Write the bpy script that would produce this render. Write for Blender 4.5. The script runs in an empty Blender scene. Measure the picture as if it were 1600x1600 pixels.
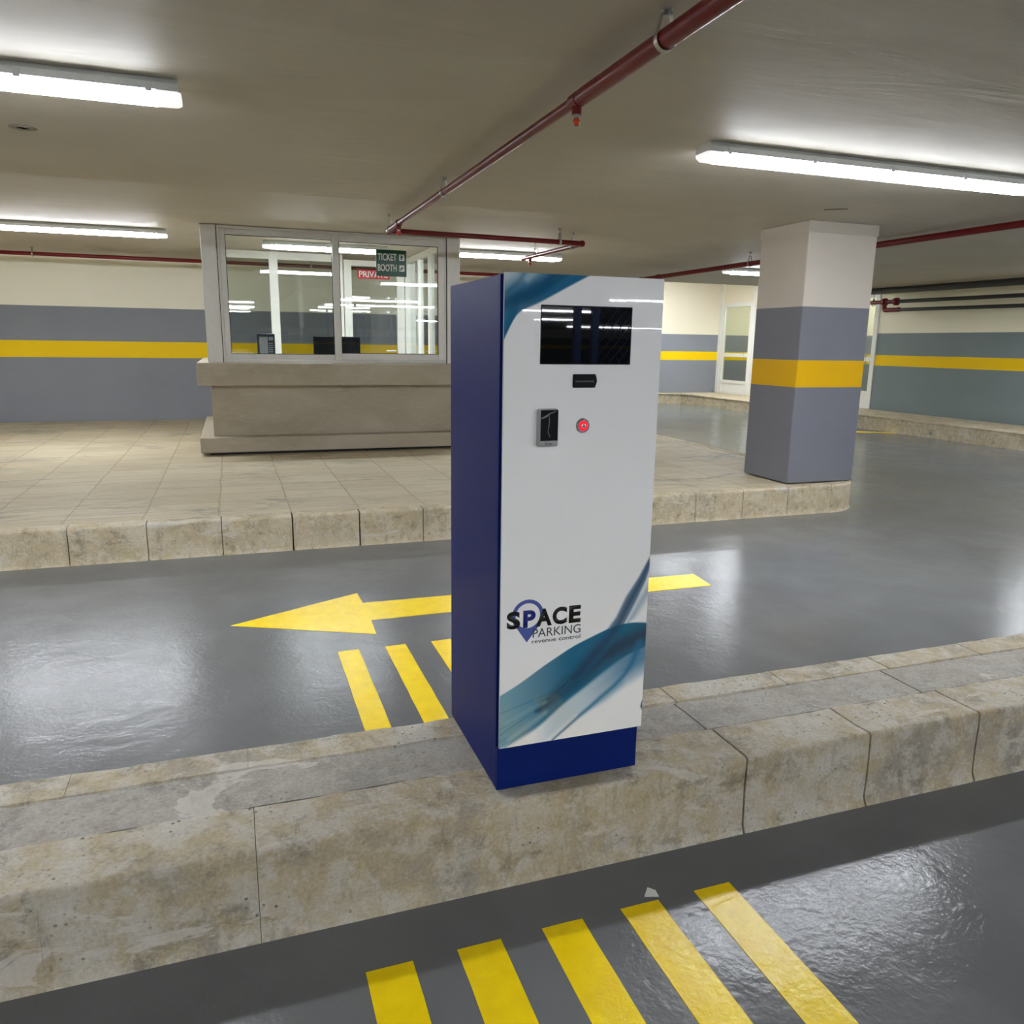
import bpy, bmesh, math, random
import numpy as np
from mathutils import Matrix, Vector, noise

random.seed(7)
S = bpy.context.scene
COL = S.collection

# ------------------------------------------------------------------ camera, world, exposure
cd = bpy.data.cameras.new('camera')
cd.sensor_width = 36.0
cd.lens = 36.0 * 1223.885 / 1600.0
cd.clip_end = 200
cam = bpy.data.objects.new('camera', cd)
COL.objects.link(cam)
CAMR = [[0.9430071, 0.0569894, -0.3278563], [-0.332481, 0.2025881, -0.9210942], [0.0139272, 0.9776044, 0.2099899]]
M4 = Matrix([CAMR[0] + [0], CAMR[1] + [0], CAMR[2] + [1.55], [0, 0, 0, 1]])
cam.matrix_world = M4
S.camera = cam

W = bpy.data.worlds.new('world'); S.world = W
W.use_nodes = True
W.node_tree.nodes['Background'].inputs[0].default_value = (0.02, 0.02, 0.02, 1)
S.view_settings.view_transform = 'Standard'
S.view_settings.look = 'None'
S.view_settings.gamma = 1
S.view_settings.use_curve_mapping = False
S.view_settings.exposure = 0.12
S.cycles.max_bounces = 12
S.cycles.diffuse_bounces = 8
LAMP = 66.0          # radiance of every fluorescent diffuser

# ------------------------------------------------------------------ materials
def lin(c):
    return tuple((v / 255 / 12.92) if v / 255 <= 0.04045 else ((v / 255 + 0.055) / 1.055) ** 2.4 for v in c) + (1,)

class NT:
    def __init__(s, name):
        s.m = bpy.data.materials.new(name); s.m.use_nodes = True
        s.t = s.m.node_tree; s.b = s.t.nodes['Principled BSDF']; s.out = s.t.nodes['Material Output']
    def n(s, typ, **kw):
        nd = s.t.nodes.new(typ)
        for k, v in kw.items():
            if k.startswith('_'): setattr(nd, k[1:], v)
            else: nd.inputs[k].default_value = v
        return nd
    def l(s, a, b): s.t.links.new(a, b)
    def coords(s, scale=(1, 1, 1)):
        tc = s.n('ShaderNodeTexCoord'); mp = s.n('ShaderNodeMapping'); mp.inputs['Scale'].default_value = scale
        s.l(tc.outputs['Object'], mp.inputs['Vector']); return mp.outputs[0]
    def noise(s, vec, scale, detail=4, rough=.55, dist=0):
        nd = s.n('ShaderNodeTexNoise', Scale=scale, Detail=detail, Roughness=rough, Distortion=dist)
        s.l(vec, nd.inputs['Vector']); return nd.outputs['Fac']
    def ramp(s, fac, stops, interp='LINEAR'):
        r = s.n('ShaderNodeValToRGB'); r.color_ramp.interpolation = interp
        e = r.color_ramp.elements
        while len(e) < len(stops): e.new(0.5)
        for i, (p, c) in enumerate(stops):
            e[i].position = p; e[i].color = c if len(c) == 4 else tuple(c) + (1,)
        s.l(fac, r.inputs[0]); return r.outputs[0]
    def mix(s, fac, a, b, mode='MIX'):
        nd = s.n('ShaderNodeMix', _data_type='RGBA', _blend_type=mode)
        for v, i in ((fac, 0), (a, 6), (b, 7)):
            if isinstance(v, (int, float, tuple)): nd.inputs[i].default_value = v
            else: s.l(v, nd.inputs[i])
        return nd.outputs[2]
    def math(s, op, a, b=0.0, c=None):
        nd = s.n('ShaderNodeMath', _operation=op)
        for i, v in enumerate((a, b, c)):
            if v is None: continue
            if isinstance(v, (int, float)): nd.inputs[i].default_value = v
            else: s.l(v, nd.inputs[i])
        return nd.outputs[0]
    def bump(s, h, strength, dist=.01, normal=None):
        b = s.n('ShaderNodeBump', Strength=strength, Distance=dist); s.l(h, b.inputs['Height'])
        if normal is not None: s.l(normal, b.inputs['Normal'])
        return b.outputs[0]
    def z(s):
        tc = s.n('ShaderNodeTexCoord'); sp = s.n('ShaderNodeSeparateXYZ'); s.l(tc.outputs['Object'], sp.inputs[0]); return sp.outputs

def plain(name, c, rough=.5, metal=0, coat=0, bump=0, scale=60, spec=.5, var=.06):
    m = NT(name); v = m.coords()
    n1 = m.noise(v, scale, 3)
    col = lin(c) if max(c) > 1.001 else tuple(c) + (1,)
    dk = tuple(x * (1 - var) for x in col[:3]) + (1,)
    m.l(m.ramp(n1, [(.3, dk), (.7, col)]), m.b.inputs['Base Color'])
    m.b.inputs['Roughness'].default_value = rough; m.b.inputs['Metallic'].default_value = metal
    m.b.inputs['Coat Weight'].default_value = coat; m.b.inputs['Specular IOR Level'].default_value = spec
    if bump: m.l(m.bump(n1, bump, .002), m.b.inputs['Normal'])
    return m.m

def mat_floor():
    m = NT('grey_epoxy_floor'); v = m.coords()
    big = m.noise(v, .8, 5, .6); mid = m.noise(v, 2.2, 7, .6, .3); spk = m.noise(v, 130, 2)
    c = m.ramp(big, [(.3, lin((102, 103, 104))), (.7, lin((114, 115, 115)))])
    c = m.mix(m.ramp(mid, [(.45, (0, 0, 0)), (.8, (.4, .4, .4))]), c, lin((128, 129, 129)))
    c = m.mix(m.ramp(spk, [(.70, (0, 0, 0)), (.76, (.4, .4, .4))]), c, lin((70, 70, 70)))
    sp = m.z()
    teal = m.ramp(m.math('MULTIPLY', sp[1], .05), [(.42, (0, 0, 0)), (.75, (.35, .35, .35))])
    c = m.mix(teal, c, lin((112, 128, 122)))
    m.l(c, m.b.inputs['Base Color'])
    r = m.ramp(mid, [(.3, (.15, .15, .15)), (.7, (.23, .23, .23))]); m.l(r, m.b.inputs['Roughness'])
    h1 = m.noise(m.coords((1, 1, 1)), 5, 4, .62, .5); h2 = m.noise(v, 45, 3, .6, .3)
    b = m.bump(h1, .18, .02); b = m.bump(h2, .32, .003, b); m.l(b, m.b.inputs['Normal'])
    m.b.inputs['Specular IOR Level'].default_value = .17
    return m.m

def mat_yellow():
    m = NT('yellow_road_paint'); v = m.coords()
    mid = m.noise(v, 5, 6, .65, .6)
    m.l(m.ramp(m.noise(v, 14, 5), [(.3, lin((246, 208, 0))), (.7, lin((255, 222, 0)))]), m.b.inputs['Base Color'])
    m.b.inputs['Roughness'].default_value = .27; m.b.inputs['Specular IOR Level'].default_value = .3
    h1 = m.noise(v, 8, 3, .55, .6); h2 = m.noise(v, 50, 3, .6, .5)
    b = m.bump(h1, .18, .02); b = m.bump(h2, .28, .004, b); m.l(b, m.b.inputs['Normal'])
    return m.m

def mat_concrete(name, base, light, dark, warm, pits=.5, s=1.0, smear=.7):
    m = NT(name); v = m.coords()
    n1 = m.noise(v, 3.1 * s, 6, .66, .15); n2 = m.noise(v, 12 * s, 8, .75, .2); n3 = m.noise(v, 90 * s, 4, .6)
    c = m.ramp(n1, [(.36, lin(base)), (.50, lin(warm)), (.64, lin(light))])
    c = m.mix(m.ramp(n2, [(.48, (0, 0, 0)), (.58, (.8, .8, .8))]), c, lin(light))
    st = m.noise(m.coords((1.1, 1, 1.6)), 5.2 * s, 9, .82, .25)
    c = m.mix(m.ramp(st, [(.54, (0, 0, 0)), (.60, (.4, .4, .4)), (.68, (.8, .8, .8))]), c, lin(dark))
    st2 = m.noise(m.coords((1, 1, .25)), 16 * s, 5, .7, .6)
    c = m.mix(m.ramp(st2, [(.55, (0, 0, 0)), (.68, (.35, .35, .35))]), c, lin(dark))
    c = m.mix(.5, c, m.ramp(n3, [(.3, (.25, .25, .25)), (.7, (.75, .75, .75))]), 'SOFT_LIGHT')
    vo = m.n('ShaderNodeTexVoronoi', Scale=38 * s); m.l(v, vo.inputs['Vector'])
    msk = m.ramp(m.noise(v, 3.1 * s, 3), [(.55, (0, 0, 0)), (.62, (1, 1, 1))])
    pit = m.ramp(vo.outputs['Distance'], [(.10, (1, 1, 1)), (.2, (0, 0, 0))])
    pm = m.mix(1.0, pit, msk, 'MULTIPLY')
    c = m.mix(m.mix(1.0, pm, (pits, pits, pits, 1), 'MULTIPLY'), c, lin(dark))
    # pale cement smears
    if smear:
        sm = m.noise(m.coords((1, 1.6, 3)), 2.1 * s, 5, .6, 1.1)
        c = m.mix(m.ramp(sm, [(.62, (0, 0, 0)), (.64, (smear, smear, smear)), (.70, (smear * .6,) * 3), (.74, (0, 0, 0))]), c, lin((204, 199, 188)))
    m.l(c, m.b.inputs['Base Color'])
    m.b.inputs['Roughness'].default_value = .72
    inv = m.math('MULTIPLY', pm, -1.0)
    b = m.bump(n2, .5, .012); b = m.bump(n3, .35, .003, b); b = m.bump(inv, .6, .006, b)
    m.l(b, m.b.inputs['Normal'])
    return m.m

def mat_tiles():
    m = NT('sand_paving_tiles')
    tc = m.n('ShaderNodeTexCoord'); mp = m.n('ShaderNodeMapping'); m.l(tc.outputs['Object'], mp.inputs['Vector'])
    mp.inputs['Location'].default_value = (.13, .2, 0)
    v = mp.outputs[0]
    w = m.n('ShaderNodeTexNoise', Scale=3.0, Detail=3); m.l(v, w.inputs['Vector'])
    vv = m.n('ShaderNodeVectorMath', _operation='MULTIPLY_ADD'); m.l(w.outputs['Color'], vv.inputs[0])
    vv.inputs[1].default_value = (.035, .035, 0); m.l(v, vv.inputs[2])
    br = m.n('ShaderNodeTexBrick', Scale=1.0); br.offset = .0
    br.inputs['Brick Width'].default_value = .52; br.inputs['Row Height'].default_value = .38
    br.inputs['Mortar Size'].default_value = .008; br.inputs['Mortar Smooth'].default_value = .3
    br.inputs['Color1'].default_value = lin((192, 181, 154)); br.inputs['Color2'].default_value = lin((178, 165, 136))
    br.inputs['Mortar'].default_value = lin((162, 147, 120)); m.l(vv.outputs[0], br.inputs['Vector'])
    n2 = m.noise(m.coords((.6, 1.3, 1)), 2.4, 7, .7, 1.0)
    c = m.mix(m.ramp(n2, [(.5, (0, 0, 0)), (.72, (.6, .6, .6))]), br.outputs['Color'], lin((150, 136, 110)))
    n3 = m.noise(m.coords((.6, 1.3, 1)), 1.5, 8, .75, .8)
    c = m.mix(m.ramp(n3, [(.54, (0, 0, 0)), (.64, (.8, .8, .8))]), c, lin((134, 127, 114)))
    n4 = m.noise(m.coords((.4, 1.5, 1)), 9, 6, .75, 1.0)
    c = m.mix(m.ramp(n4, [(.48, (0, 0, 0)), (.7, (.5, .5, .5))]), c, lin((206, 196, 170)))
    m.l(c, m.b.inputs['Base Color']); m.b.inputs['Roughness'].default_value = .6
    b = m.bump(n4, .3, .01); b = m.bump(m.math('MULTIPLY', br.outputs['Fac'], -1.0), .6, .008, b)
    m.l(b, m.b.inputs['Normal'])
    return m.m

def mat_bands(name, bands, cream, grey, yellow, rough=.55):
    """painted bands by height: z0..z1 yellow, above z2 cream"""
    z0, z1, z2 = bands
    m = NT(name); sp = m.z(); f = m.math('DIVIDE', sp[2], 4.0)
    c = m.ramp(f, [(0, lin(grey)), (z0 / 4, lin(yellow)), (z1 / 4, lin(grey)), (z2 / 4, lin(cream))], 'CONSTANT')
    v = m.coords(); n1 = m.noise(v, 1.3, 5)
    c = m.mix(.22, c, m.ramp(n1, [(.3, (.35, .35, .35)), (.7, (.62, .62, .62))]), 'SOFT_LIGHT')
    m.l(c, m.b.inputs['Base Color']); m.b.inputs['Roughness'].default_value = rough; m.b.inputs['Specular IOR Level'].default_value = .25
    m.l(m.bump(m.noise(v, 12, 5), .08, .01), m.b.inputs['Normal'])
    return m.m

def mat_ceiling():
    m = NT('beige_painted_ceiling'); v = m.coords()
    n1 = m.noise(v, .6, 5, .55, .5); n2 = m.noise(m.coords((.5, 1.6, 1)), 1.6, 6, .6, .8)
    c = m.ramp(n1, [(.3, lin((186, 178, 161))), (.7, lin((198, 191, 175)))])
    c = m.mix(m.ramp(n2, [(.5, (0, 0, 0)), (.75, (.35, .35, .35))]), c, lin((206, 201, 187)))
    m.l(c, m.b.inputs['Base Color']); m.b.inputs['Roughness'].default_value = .6
    b = m.bump(m.noise(m.coords((.45, 2.2, 1)), 1.4, 5, .55, .8), .30, .03); b = m.bump(m.noise(v, 30, 4), .06, .004, b); m.l(b, m.b.inputs['Normal'])
    return m.m

def mat_glass(name, tint=(.93, .96, .95), refl=1.0):
    m = NT(name)
    m.t.nodes.remove(m.b)
    tr = m.n('ShaderNodeBsdfTransparent'); tr.inputs[0].default_value = tint + (1,)
    gl = m.n('ShaderNodeBsdfGlossy', Roughness=.01)
    n1 = m.noise(m.coords(), 1.5, 2); m.l(m.bump(n1, .04, .01), gl.inputs['Normal'])
    fr = m.n('ShaderNodeFresnel', IOR=1.5); gm = m.n('ShaderNodeNewGeometry')
    m.l(m.math('MULTIPLY_ADD', gm.outputs['Backfacing'], 1 / 1.5 - 1.5, 1.5), fr.inputs['IOR']); mx = m.n('ShaderNodeMixShader')
    m.l(m.math('MULTIPLY', fr.outputs[0], refl), mx.inputs[0]); m.l(tr.outputs[0], mx.inputs[1]); m.l(gl.outputs[0], mx.inputs[2])
    m.l(mx.outputs[0], m.out.inputs['Surface'])
    return m.m

def mat_emit(name, c, k, base=(1, 1, 1)):
    m = NT(name)
    m.b.inputs['Base Color'].default_value = base + (1,)
    m.b.inputs['Emission Color'].default_value = c + (1,)
    n1 = m.noise(m.coords(), 8, 2)
    st = m.math('MULTIPLY_ADD', n1, k * .04, k * .98); m.l(st, m.b.inputs['Emission Strength'])
    m.b.inputs['Roughness'].default_value = .3
    return m.m

def mat_navy(name, c, rough):
    m = NT(name); v = m.coords()
    m.b.inputs['Base Color'].default_value = lin(c); m.b.inputs['Roughness'].default_value = rough
    m.b.inputs['Specular IOR Level'].default_value = .16; m.b.inputs['Coat Weight'].default_value = .0; m.b.inputs['Coat Roughness'].default_value = .2
    vo = m.n('ShaderNodeTexVoronoi', Scale=420); m.l(v, vo.inputs['Vector'])
    m.l(m.bump(vo.outputs['Distance'], .35, .0012), m.b.inputs['Normal'])
    n1 = m.noise(v, 6, 3)
    m.l(m.mix(n1, lin(c), tuple(x * 1.15 for x in lin(c)[:3]) + (1,)), m.b.inputs['Base Color'])
    return m.m

def mat_print():
    m = NT('printed_white_glass')
    a = m.n('ShaderNodeVertexColor', _layer_name='print')
    m.l(a.outputs['Color'], m.b.inputs['Base Color'])
    m.b.inputs['Roughness'].default_value = .07; m.b.inputs['Coat Weight'].default_value = 1.0
    m.b.inputs['Coat Roughness'].default_value = .01; m.b.inputs['Specular IOR Level'].default_value = .1
    n1 = m.noise(m.coords(), 5, 2); m.l(m.bump(n1, .012, .01), m.b.inputs['Coat Normal'])
    return m.m

F = mat_floor(); YEL = mat_yellow(); CEIL = mat_ceiling(); TILES = mat_tiles()
KERB = mat_concrete('kerb_concrete', (158, 150, 135), (192, 187, 174), (106, 98, 86), (176, 162, 132), .8)
KERB2 = mat_concrete('far_kerb_concrete', (172, 161, 136), (200, 190, 166), (98, 90, 76), (186, 170, 138), .3)
INFILL = mat_concrete('cement_infill', (150, 146, 137), (172, 168, 158), (116, 110, 102), (160, 153, 142), .3)
def mat_trowel():
    m = NT('trowelled_booth_cement'); v = m.coords()
    n1 = m.noise(m.coords((.5, .5, 1)), 2.2, 6, .6, .8); n2 = m.noise(m.coords((.5, .5, 2.2)), 9, 6, .7, 1.4)
    c = m.ramp(n1, [(.3, lin((160, 150, 130))), (.7, lin((178, 169, 152)))])
    c = m.mix(m.ramp(n2, [(.52, (0, 0, 0)), (.7, (.5, .5, .5))]), c, lin((188, 180, 164)))
    m.l(c, m.b.inputs['Base Color']); m.b.inputs['Roughness'].default_value = .75
    m.l(m.bump(n2, .4, .01), m.b.inputs['Normal'])
    return m.m
BOOTHC = mat_trowel()
CREAM = (208, 201, 180); GREY = (128, 131, 140); YP = (214, 178, 4)
WBACK = mat_bands('banded_wall_paint_back', (1.235, 1.50, 2.01), (250, 246, 226), (136, 139, 147), (250, 208, 0))
WFAR = mat_bands('banded_wall_paint_far', (1.165, 1.395, 1.865), (240, 232, 210), (140, 143, 152), (250, 208, 0))
WRIGHT = mat_bands('banded_wall_paint_right', (1.197, 1.41, 1.86), (246, 241, 214), (124, 136, 138), (244, 202, 0))
COLM = mat_bands('banded_column_paint', (1.18, 1.43, 1.915), (206, 197, 184), (120, 121, 130), (226, 176, 0), .5)
NAVY = mat_navy('navy_powder_coat', (0, 22, 98), .42)
NAVYD = mat_navy('navy_plinth_coat', (0, 28, 98), .5)
PRINT = mat_print()
RED = plain('red_pipe_paint', (112, 14, 20), .35, 0, .12, .1, 40, .3)
DARKPIPE = plain('black_pipe_paint', (44, 44, 42), .4, 0, .2, .1, 30)
STEEL = plain('galvanised_steel', (178, 178, 172), .35, .9, 0, .1, 80)
ALU = plain('silver_aluminium_frame', (212, 210, 204), .38, .1, 0, 0, 30)
WHITEF = plain('white_aluminium_frame', (240, 240, 232), .35, 0, .2, 0, 30)
HOUS = plain('grey_lamp_housing', (226, 230, 230), .5, 0, 0, 0, 30)
CLEAR = plain('milky_lamp_cap', (240, 242, 240), .3, 0, .3, 0, 30); CLEAR.node_tree.nodes['Principled BSDF'].inputs['Transmission Weight'].default_value = .75
GASK = plain('black_gasket', (20, 20, 20), .5)
BLACK = plain('matt_black_plastic', (7, 7, 8), .5, 0, 0, 0, 60, .2)
RFACE = plain('black_reader_face', (6, 6, 7), .25, 0, 0, 0, 60, .25)
SCREEN = plain('dark_screen_glass', (9, 10, 12), .02, 0, 1.0, 0, 10); SCREEN.node_tree.nodes['Principled BSDF'].inputs['Coat Roughness'].default_value = .005
SILV = plain('silver_plastic', (176, 177, 178), .3, .5, .2, 0, 40)
CHROME = plain('polished_chrome', (225, 225, 225), .12, 1.0)
LINE = plain('pale_grey_line', (132, 134, 134), .3)
INK = plain('black_print', (14, 14, 16), .3)
INKP = plain('blue_print', (14, 34, 128), .3)
INKL = plain('periwinkle_print', (76, 94, 168), .3)
INKG = plain('grey_print', (64, 66, 72), .3)
GREEN = plain('dark_green_sign', (12, 80, 58), .35)
SRED = plain('red_sign', (206, 44, 52), .35)
SWHITE = plain('white_lettering', (238, 240, 236), .4)
TEAL = plain('teal_print', (0, 96, 124), .3)
PAPER = plain('white_paper', (224, 224, 218), .6)
ORANGE = plain('orange_bulb', (224, 74, 20), .25, 0, .5)
SCUFF = plain('dark_ceiling_crack', (70, 64, 56), .8)
GLASS = mat_glass('clear_window_glass', (.95, .97, .96), 1.1)
DGLASS = mat_glass('greenish_door_glass', (.82, .85, .77), 1.0)
TUBE = mat_emit('lit_diffuser', (.95, .99, 1.06), LAMP)
_t = TUBE.node_tree; _g = _t.nodes.new('ShaderNodeNewGeometry'); _s = _t.nodes.new('ShaderNodeSeparateXYZ'); _t.links.new(_g.outputs['Normal'], _s.inputs[0])
_m = _t.nodes.new('ShaderNodeMapRange'); _t.links.new(_s.outputs[2], _m.inputs[0])     # an opal trough is brightest from below
for _i, _v in ((1, 0.0), (2, -1.0), (3, LAMP * .22), (4, LAMP * 1.08)): _m.inputs[_i].default_value = _v
_t.links.new(_m.outputs[0], _t.nodes['Principled BSDF'].inputs['Emission Strength'])
CAPM = mat_emit('glowing_clear_cap', (1, 1, 1), .75, (.9, .9, .9))
LED = mat_emit('red_led_ring', (1.0, .004, .02), .85, (.5, .0, .01))
BLUEG = plain('blue_gate_paint', (20, 34, 78), .5)

# ------------------------------------------------------------------ mesh helpers
def obj(name, bm, mat, parent=None, smooth=False, loc=None, recalc=True):
    if recalc: bmesh.ops.recalc_face_normals(bm, faces=bm.faces[:])
    if smooth:
        for e in bm.edges:
            if len(e.link_faces) == 2 and e.calc_face_angle(0) > math.radians(38): e.smooth = False
    me = bpy.data.meshes.new(name); bm.to_mesh(me); bm.free()
    if smooth:
        for p in me.polygons: p.use_smooth = True
    o = bpy.data.objects.new(name, me); COL.objects.link(o)
    for m in (mat if isinstance(mat, (list, tuple)) else [mat]): me.materials.append(m)
    if parent is not None:
        o.parent = parent
        pm = parent
        off = Vector((0, 0, 0))
        while pm is not None: off += Vector(pm.location); pm = pm.parent
        o.location = -off       # meshes are written in world coordinates
    return o

def thing(name, label, cat, loc=(0, 0, 0), group=None):
    o = bpy.data.objects.new(name, None); COL.objects.link(o); o.location = loc
    o.empty_display_size = .1
    return tag(o, label, cat, group)

def tag(o, label, cat, group=None):
    o['label'] = label; o['category'] = cat
    if group: o['group'] = group
    return o

def struct(o): o['kind'] = 'structure'; return o

def box(bm, x0, x1, y0, y1, z0, z1, bev=0, seg=2):
    vs = [bm.verts.new((x, y, z)) for x in (x0, x1) for y in (y0, y1) for z in (z0, z1)]
    fs = [bm.faces.new([vs[i] for i in q]) for q in ((0, 1, 3, 2), (4, 6, 7, 5), (0, 4, 5, 1), (2, 3, 7, 6), (0, 2, 6, 4), (1, 5, 7, 3))]
    if bev:
        es = list({e for f in fs for e in f.edges})
        bmesh.ops.bevel(bm, geom=es, offset=bev, segments=seg, affect='EDGES', profile=.5)

def bx(*a, **k):
    bm = bmesh.new(); box(bm, *a, **k); return bm

def tube(bm, pts, r, n=14, caps=True):
    pts = [Vector(p) for p in pts]; rings = []
    for i, p in enumerate(pts):
        a = pts[max(i - 1, 0)]; b = pts[min(i + 1, len(pts) - 1)]
        t = (b - a).normalized()
        u = t.cross(Vector((0, 0, 1)))
        if u.length < 1e-3: u = Vector((1, 0, 0))
        u.normalize(); v = t.cross(u).normalized()
        rr = r[i] if isinstance(r, (list, tuple)) else r
        rings.append([bm.verts.new(p + (u * math.cos(k * 2 * math.pi / n) + v * math.sin(k * 2 * math.pi / n)) * rr) for k in range(n)])
    for a, b in zip(rings, rings[1:]):
        for k in range(n): bm.faces.new((a[k], a[(k + 1) % n], b[(k + 1) % n], b[k]))
    if caps:
        bm.faces.new(rings[0]); bm.faces.new(rings[-1][::-1])

def bend(pts, rad=.06, n=6):
    """round the corners of a polyline"""
    pts = [Vector(p) for p in pts]; out = [pts[0]]
    for a, b, c in zip(pts, pts[1:], pts[2:]):
        d1 = (a - b).normalized(); d2 = (c - b).normalized()
        p0 = b + d1 * rad; p2 = b + d2 * rad
        for k in range(n + 1):
            t = k / n; out.append(p0 * (1 - t) ** 2 + b * 2 * t * (1 - t) + p2 * t * t)
    out.append(pts[-1]); return out

def lathe(bm, prof, c, axis='z', n=24):
    """prof: (radius, height) list, revolved about an axis through c"""
    rings = []
    for r, h in prof:
        ring = []
        for k in range(n):
            a = k * 2 * math.pi / n; x, y = r * math.cos(a), r * math.sin(a)
            p = {'z': (x, y, h), 'y': (x, h, y), 'x': (h, x, y)}[axis]
            ring.append(bm.verts.new(Vector(c) + Vector(p)))
        rings.append(ring)
    for a, b in zip(rings, rings[1:]):
        for k in range(n): bm.faces.new((a[k], a[(k + 1) % n], b[(k + 1) % n], b[k]))
    bm.faces.new(rings[0]); bm.faces.new(rings[-1][::-1])

def prism_y(bm, poly, y0, y1):
    """poly in (x,z) extruded along y"""
    a = [bm.verts.new((x, y0, z)) for x, z in poly]; b = [bm.verts.new((x, y1, z)) for x, z in poly]
    bm.faces.new(a); bm.faces.new(b[::-1]); n = len(poly)
    for k in range(n): bm.faces.new((a[k], a[(k + 1) % n], b[(k + 1) % n], b[k]))

def prism_z(bm, poly, z0, z1):
    a = [bm.verts.new((x, y, z0)) for x, y in poly]; b = [bm.verts.new((x, y, z1)) for x, y in poly]
    bm.faces.new(a); bm.faces.new(b[::-1]); n = len(poly)
    for k in range(n): bm.faces.new((a[k], a[(k + 1) % n], b[(k + 1) % n], b[k]))

def text_bm(s, x0, x1, z0, z1, y, bold=0.0, depth=.0006):
    """upright lettering facing -y, fitted into the box x0..x1, z0..z1"""
    cu = bpy.data.curves.new('lettering', 'FONT'); cu.body = s; cu.offset = bold; cu.resolution_u = 6
    o = bpy.data.objects.new('lettering', cu); COL.objects.link(o)
    bpy.context.view_layer.update()
    me = bpy.data.meshes.new_from_object(o.evaluated_get(bpy.context.evaluated_depsgraph_get()))
    bpy.data.objects.remove(o); bpy.data.curves.remove(cu)
    bm = bmesh.new(); bm.from_mesh(me); bpy.data.meshes.remove(me)
    xs = [v.co.x for v in bm.verts]; ys = [v.co.y for v in bm.verts]
    a, b, c, d = min(xs), max(xs), min(ys), max(ys)
    for v in bm.verts:
        v.co = Vector((x0 + (v.co.x - a) / (b - a) * (x1 - x0), y, z0 + (v.co.y - c) / (d - c) * (z1 - z0)))
    r = bmesh.ops.extrude_face_region(bm, geom=bm.faces[:])
    for v in r['geom']:
        if isinstance(v, bmesh.types.BMVert): v.co.y -= depth
    return bm

# ------------------------------------------------------------------ room shell
def slab(name, poly, z0, z1, mat):
    bm = bmesh.new(); prism_z(bm, poly, z0, z1); return struct(obj(name, bm, mat))

XL, YF = -9.0, -52.0
struct(obj('floor', bx(XL - .3, 31, YF - .3, 19.9, -.2, 0), F))

def ceil_piece(name, x0, x1, prof):
    bm = bmesh.new(); lo = []; hi = []
    for y, z in prof:
        lo.append((bm.verts.new((x0, y, z)), bm.verts.new((x1, y, z))))
        hi.append((bm.verts.new((x0, y, 3.7)), bm.verts.new((x1, y, 3.7))))
    for (a, b), (c, d) in zip(lo, lo[1:]): bm.faces.new((a, b, d, c))
    for (a, b), (c, d) in zip(hi, hi[1:]): bm.faces.new((a, c, d, b))
    for (a, b), (c, d) in ((lo[0], hi[0]), (lo[-1], hi[-1])): bm.faces.new((a, b, d, c))
    for s in (0, 1):
        bm.faces.new([p[s] for p in lo] + [p[s] for p in hi[::-1]])
    return struct(obj(name, bm, CEIL))
def cz(y): return 2.67 if y < 6.72 else min(2.77, 2.674 + (y - 6.72) * .034)
# a shallow construction joint crosses the slab at y = 6.7
ceil_piece('ceiling', XL - .3, 31, [(YF - .3, 2.67), (6.70, 2.67), (6.703, 2.688), (6.722, 2.688), (6.725, 2.674), (9.5, 2.77), (13.95, 2.77)])
struct(obj('ceiling', bx(7.7, 13.5, 13.95, 19.9, 3.3, 3.7), CEIL))

struct(obj('wall_back', bx(XL - .3, 7.7, 13.9, 14.2, 0, 3.3), WBACK))
struct(obj('wall_corner', bx(7.7, 8.0, 13.95, 19.9, 0, 3.4), WFAR))
struct(obj('wall_far', bx(8.0, 13.1, 19.5, 19.8, 0, 3.4), WFAR))
struct(obj('wall_left', bx(XL - .3, XL, YF, 13.9, 0, 2.8), WBACK))
struct(obj('wall_front', bx(XL, 31, YF - .3, YF, 0, 2.8), WBACK))
bm = bmesh.new(); box(bm, 13.1, 13.4, -6, 13.62, 0, 2.9)
struct(obj('wall_right', bm, WRIGHT))
bm = bmesh.new(); box(bm, 13.4, 31, -6.3, -6, 0, 2.8)
struct(obj('wall_side', bm, WRIGHT))
struct(obj('wall_end', bx(30.7, 31, YF, -6.3, 0, 2.8), WRIGHT))
# room behind the glazed doors
bm = bmesh.new(); box(bm, 15.2, 15.4, 13.4, 19.9, 0, 3.4); box(bm, 13.4, 15.2, 13.2, 13.4, 0, 3.4); box(bm, 13.1, 15.2, 19.8, 19.9, 0, 3.4)
struct(obj('wall_lobby', bm, WFAR))
struct(obj('ceiling', bx(13.5, 15.4, 13.2, 19.9, 3.3, 3.7), CEIL))

# glazed doors in the right wall, seen either side of the column
def glazed(name, y0, y1, ztop):
    o = bmesh.new()
    X0, X1 = 13.08, 13.16
    for a in (y0, y1 - .12): box(o, X0, X1, a, a + .12, .27, ztop, bev=.006)
    box(o, X0, X1, y0 + .12, y1 - .12, 2.62, 2.72); box(o, X0, X1, y0 + .12, y1 - .12, 1.28, 1.38)
    box(o, X0, X1, y0 + .12, y1 - .12, .56, .64); box(o, X0, X1, y0 + .12, y1 - .12, .27, .34)
    box(o, X0 + .03, X1 - .03, y0 + .12, y1 - .12, .34, .56)
    d = struct(obj(name, o, WHITEF))
    for a, b in ((.64, 1.28), (1.38, 2.62)): obj('door_glass', bx(13.115, 13.125, y0 + .12, y1 - .12, a, b), DGLASS, d)
    h = bmesh.new(); tube(h, bend([(13.08, y0 + .2, 1.25), (13.03, y0 + .2, 1.25), (13.03, y0 + .2, 1.4), (13.08, y0 + .2, 1.4)], .02), .01)
    obj('door_handle', h, STEEL, d)
    return d
glazed('door_1', 18.0, 19.38, 2.72)
glazed('door_2', 16.6, 17.9, 2.72)
glazed('door_3', 15.1, 16.5, 2.72)
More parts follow.
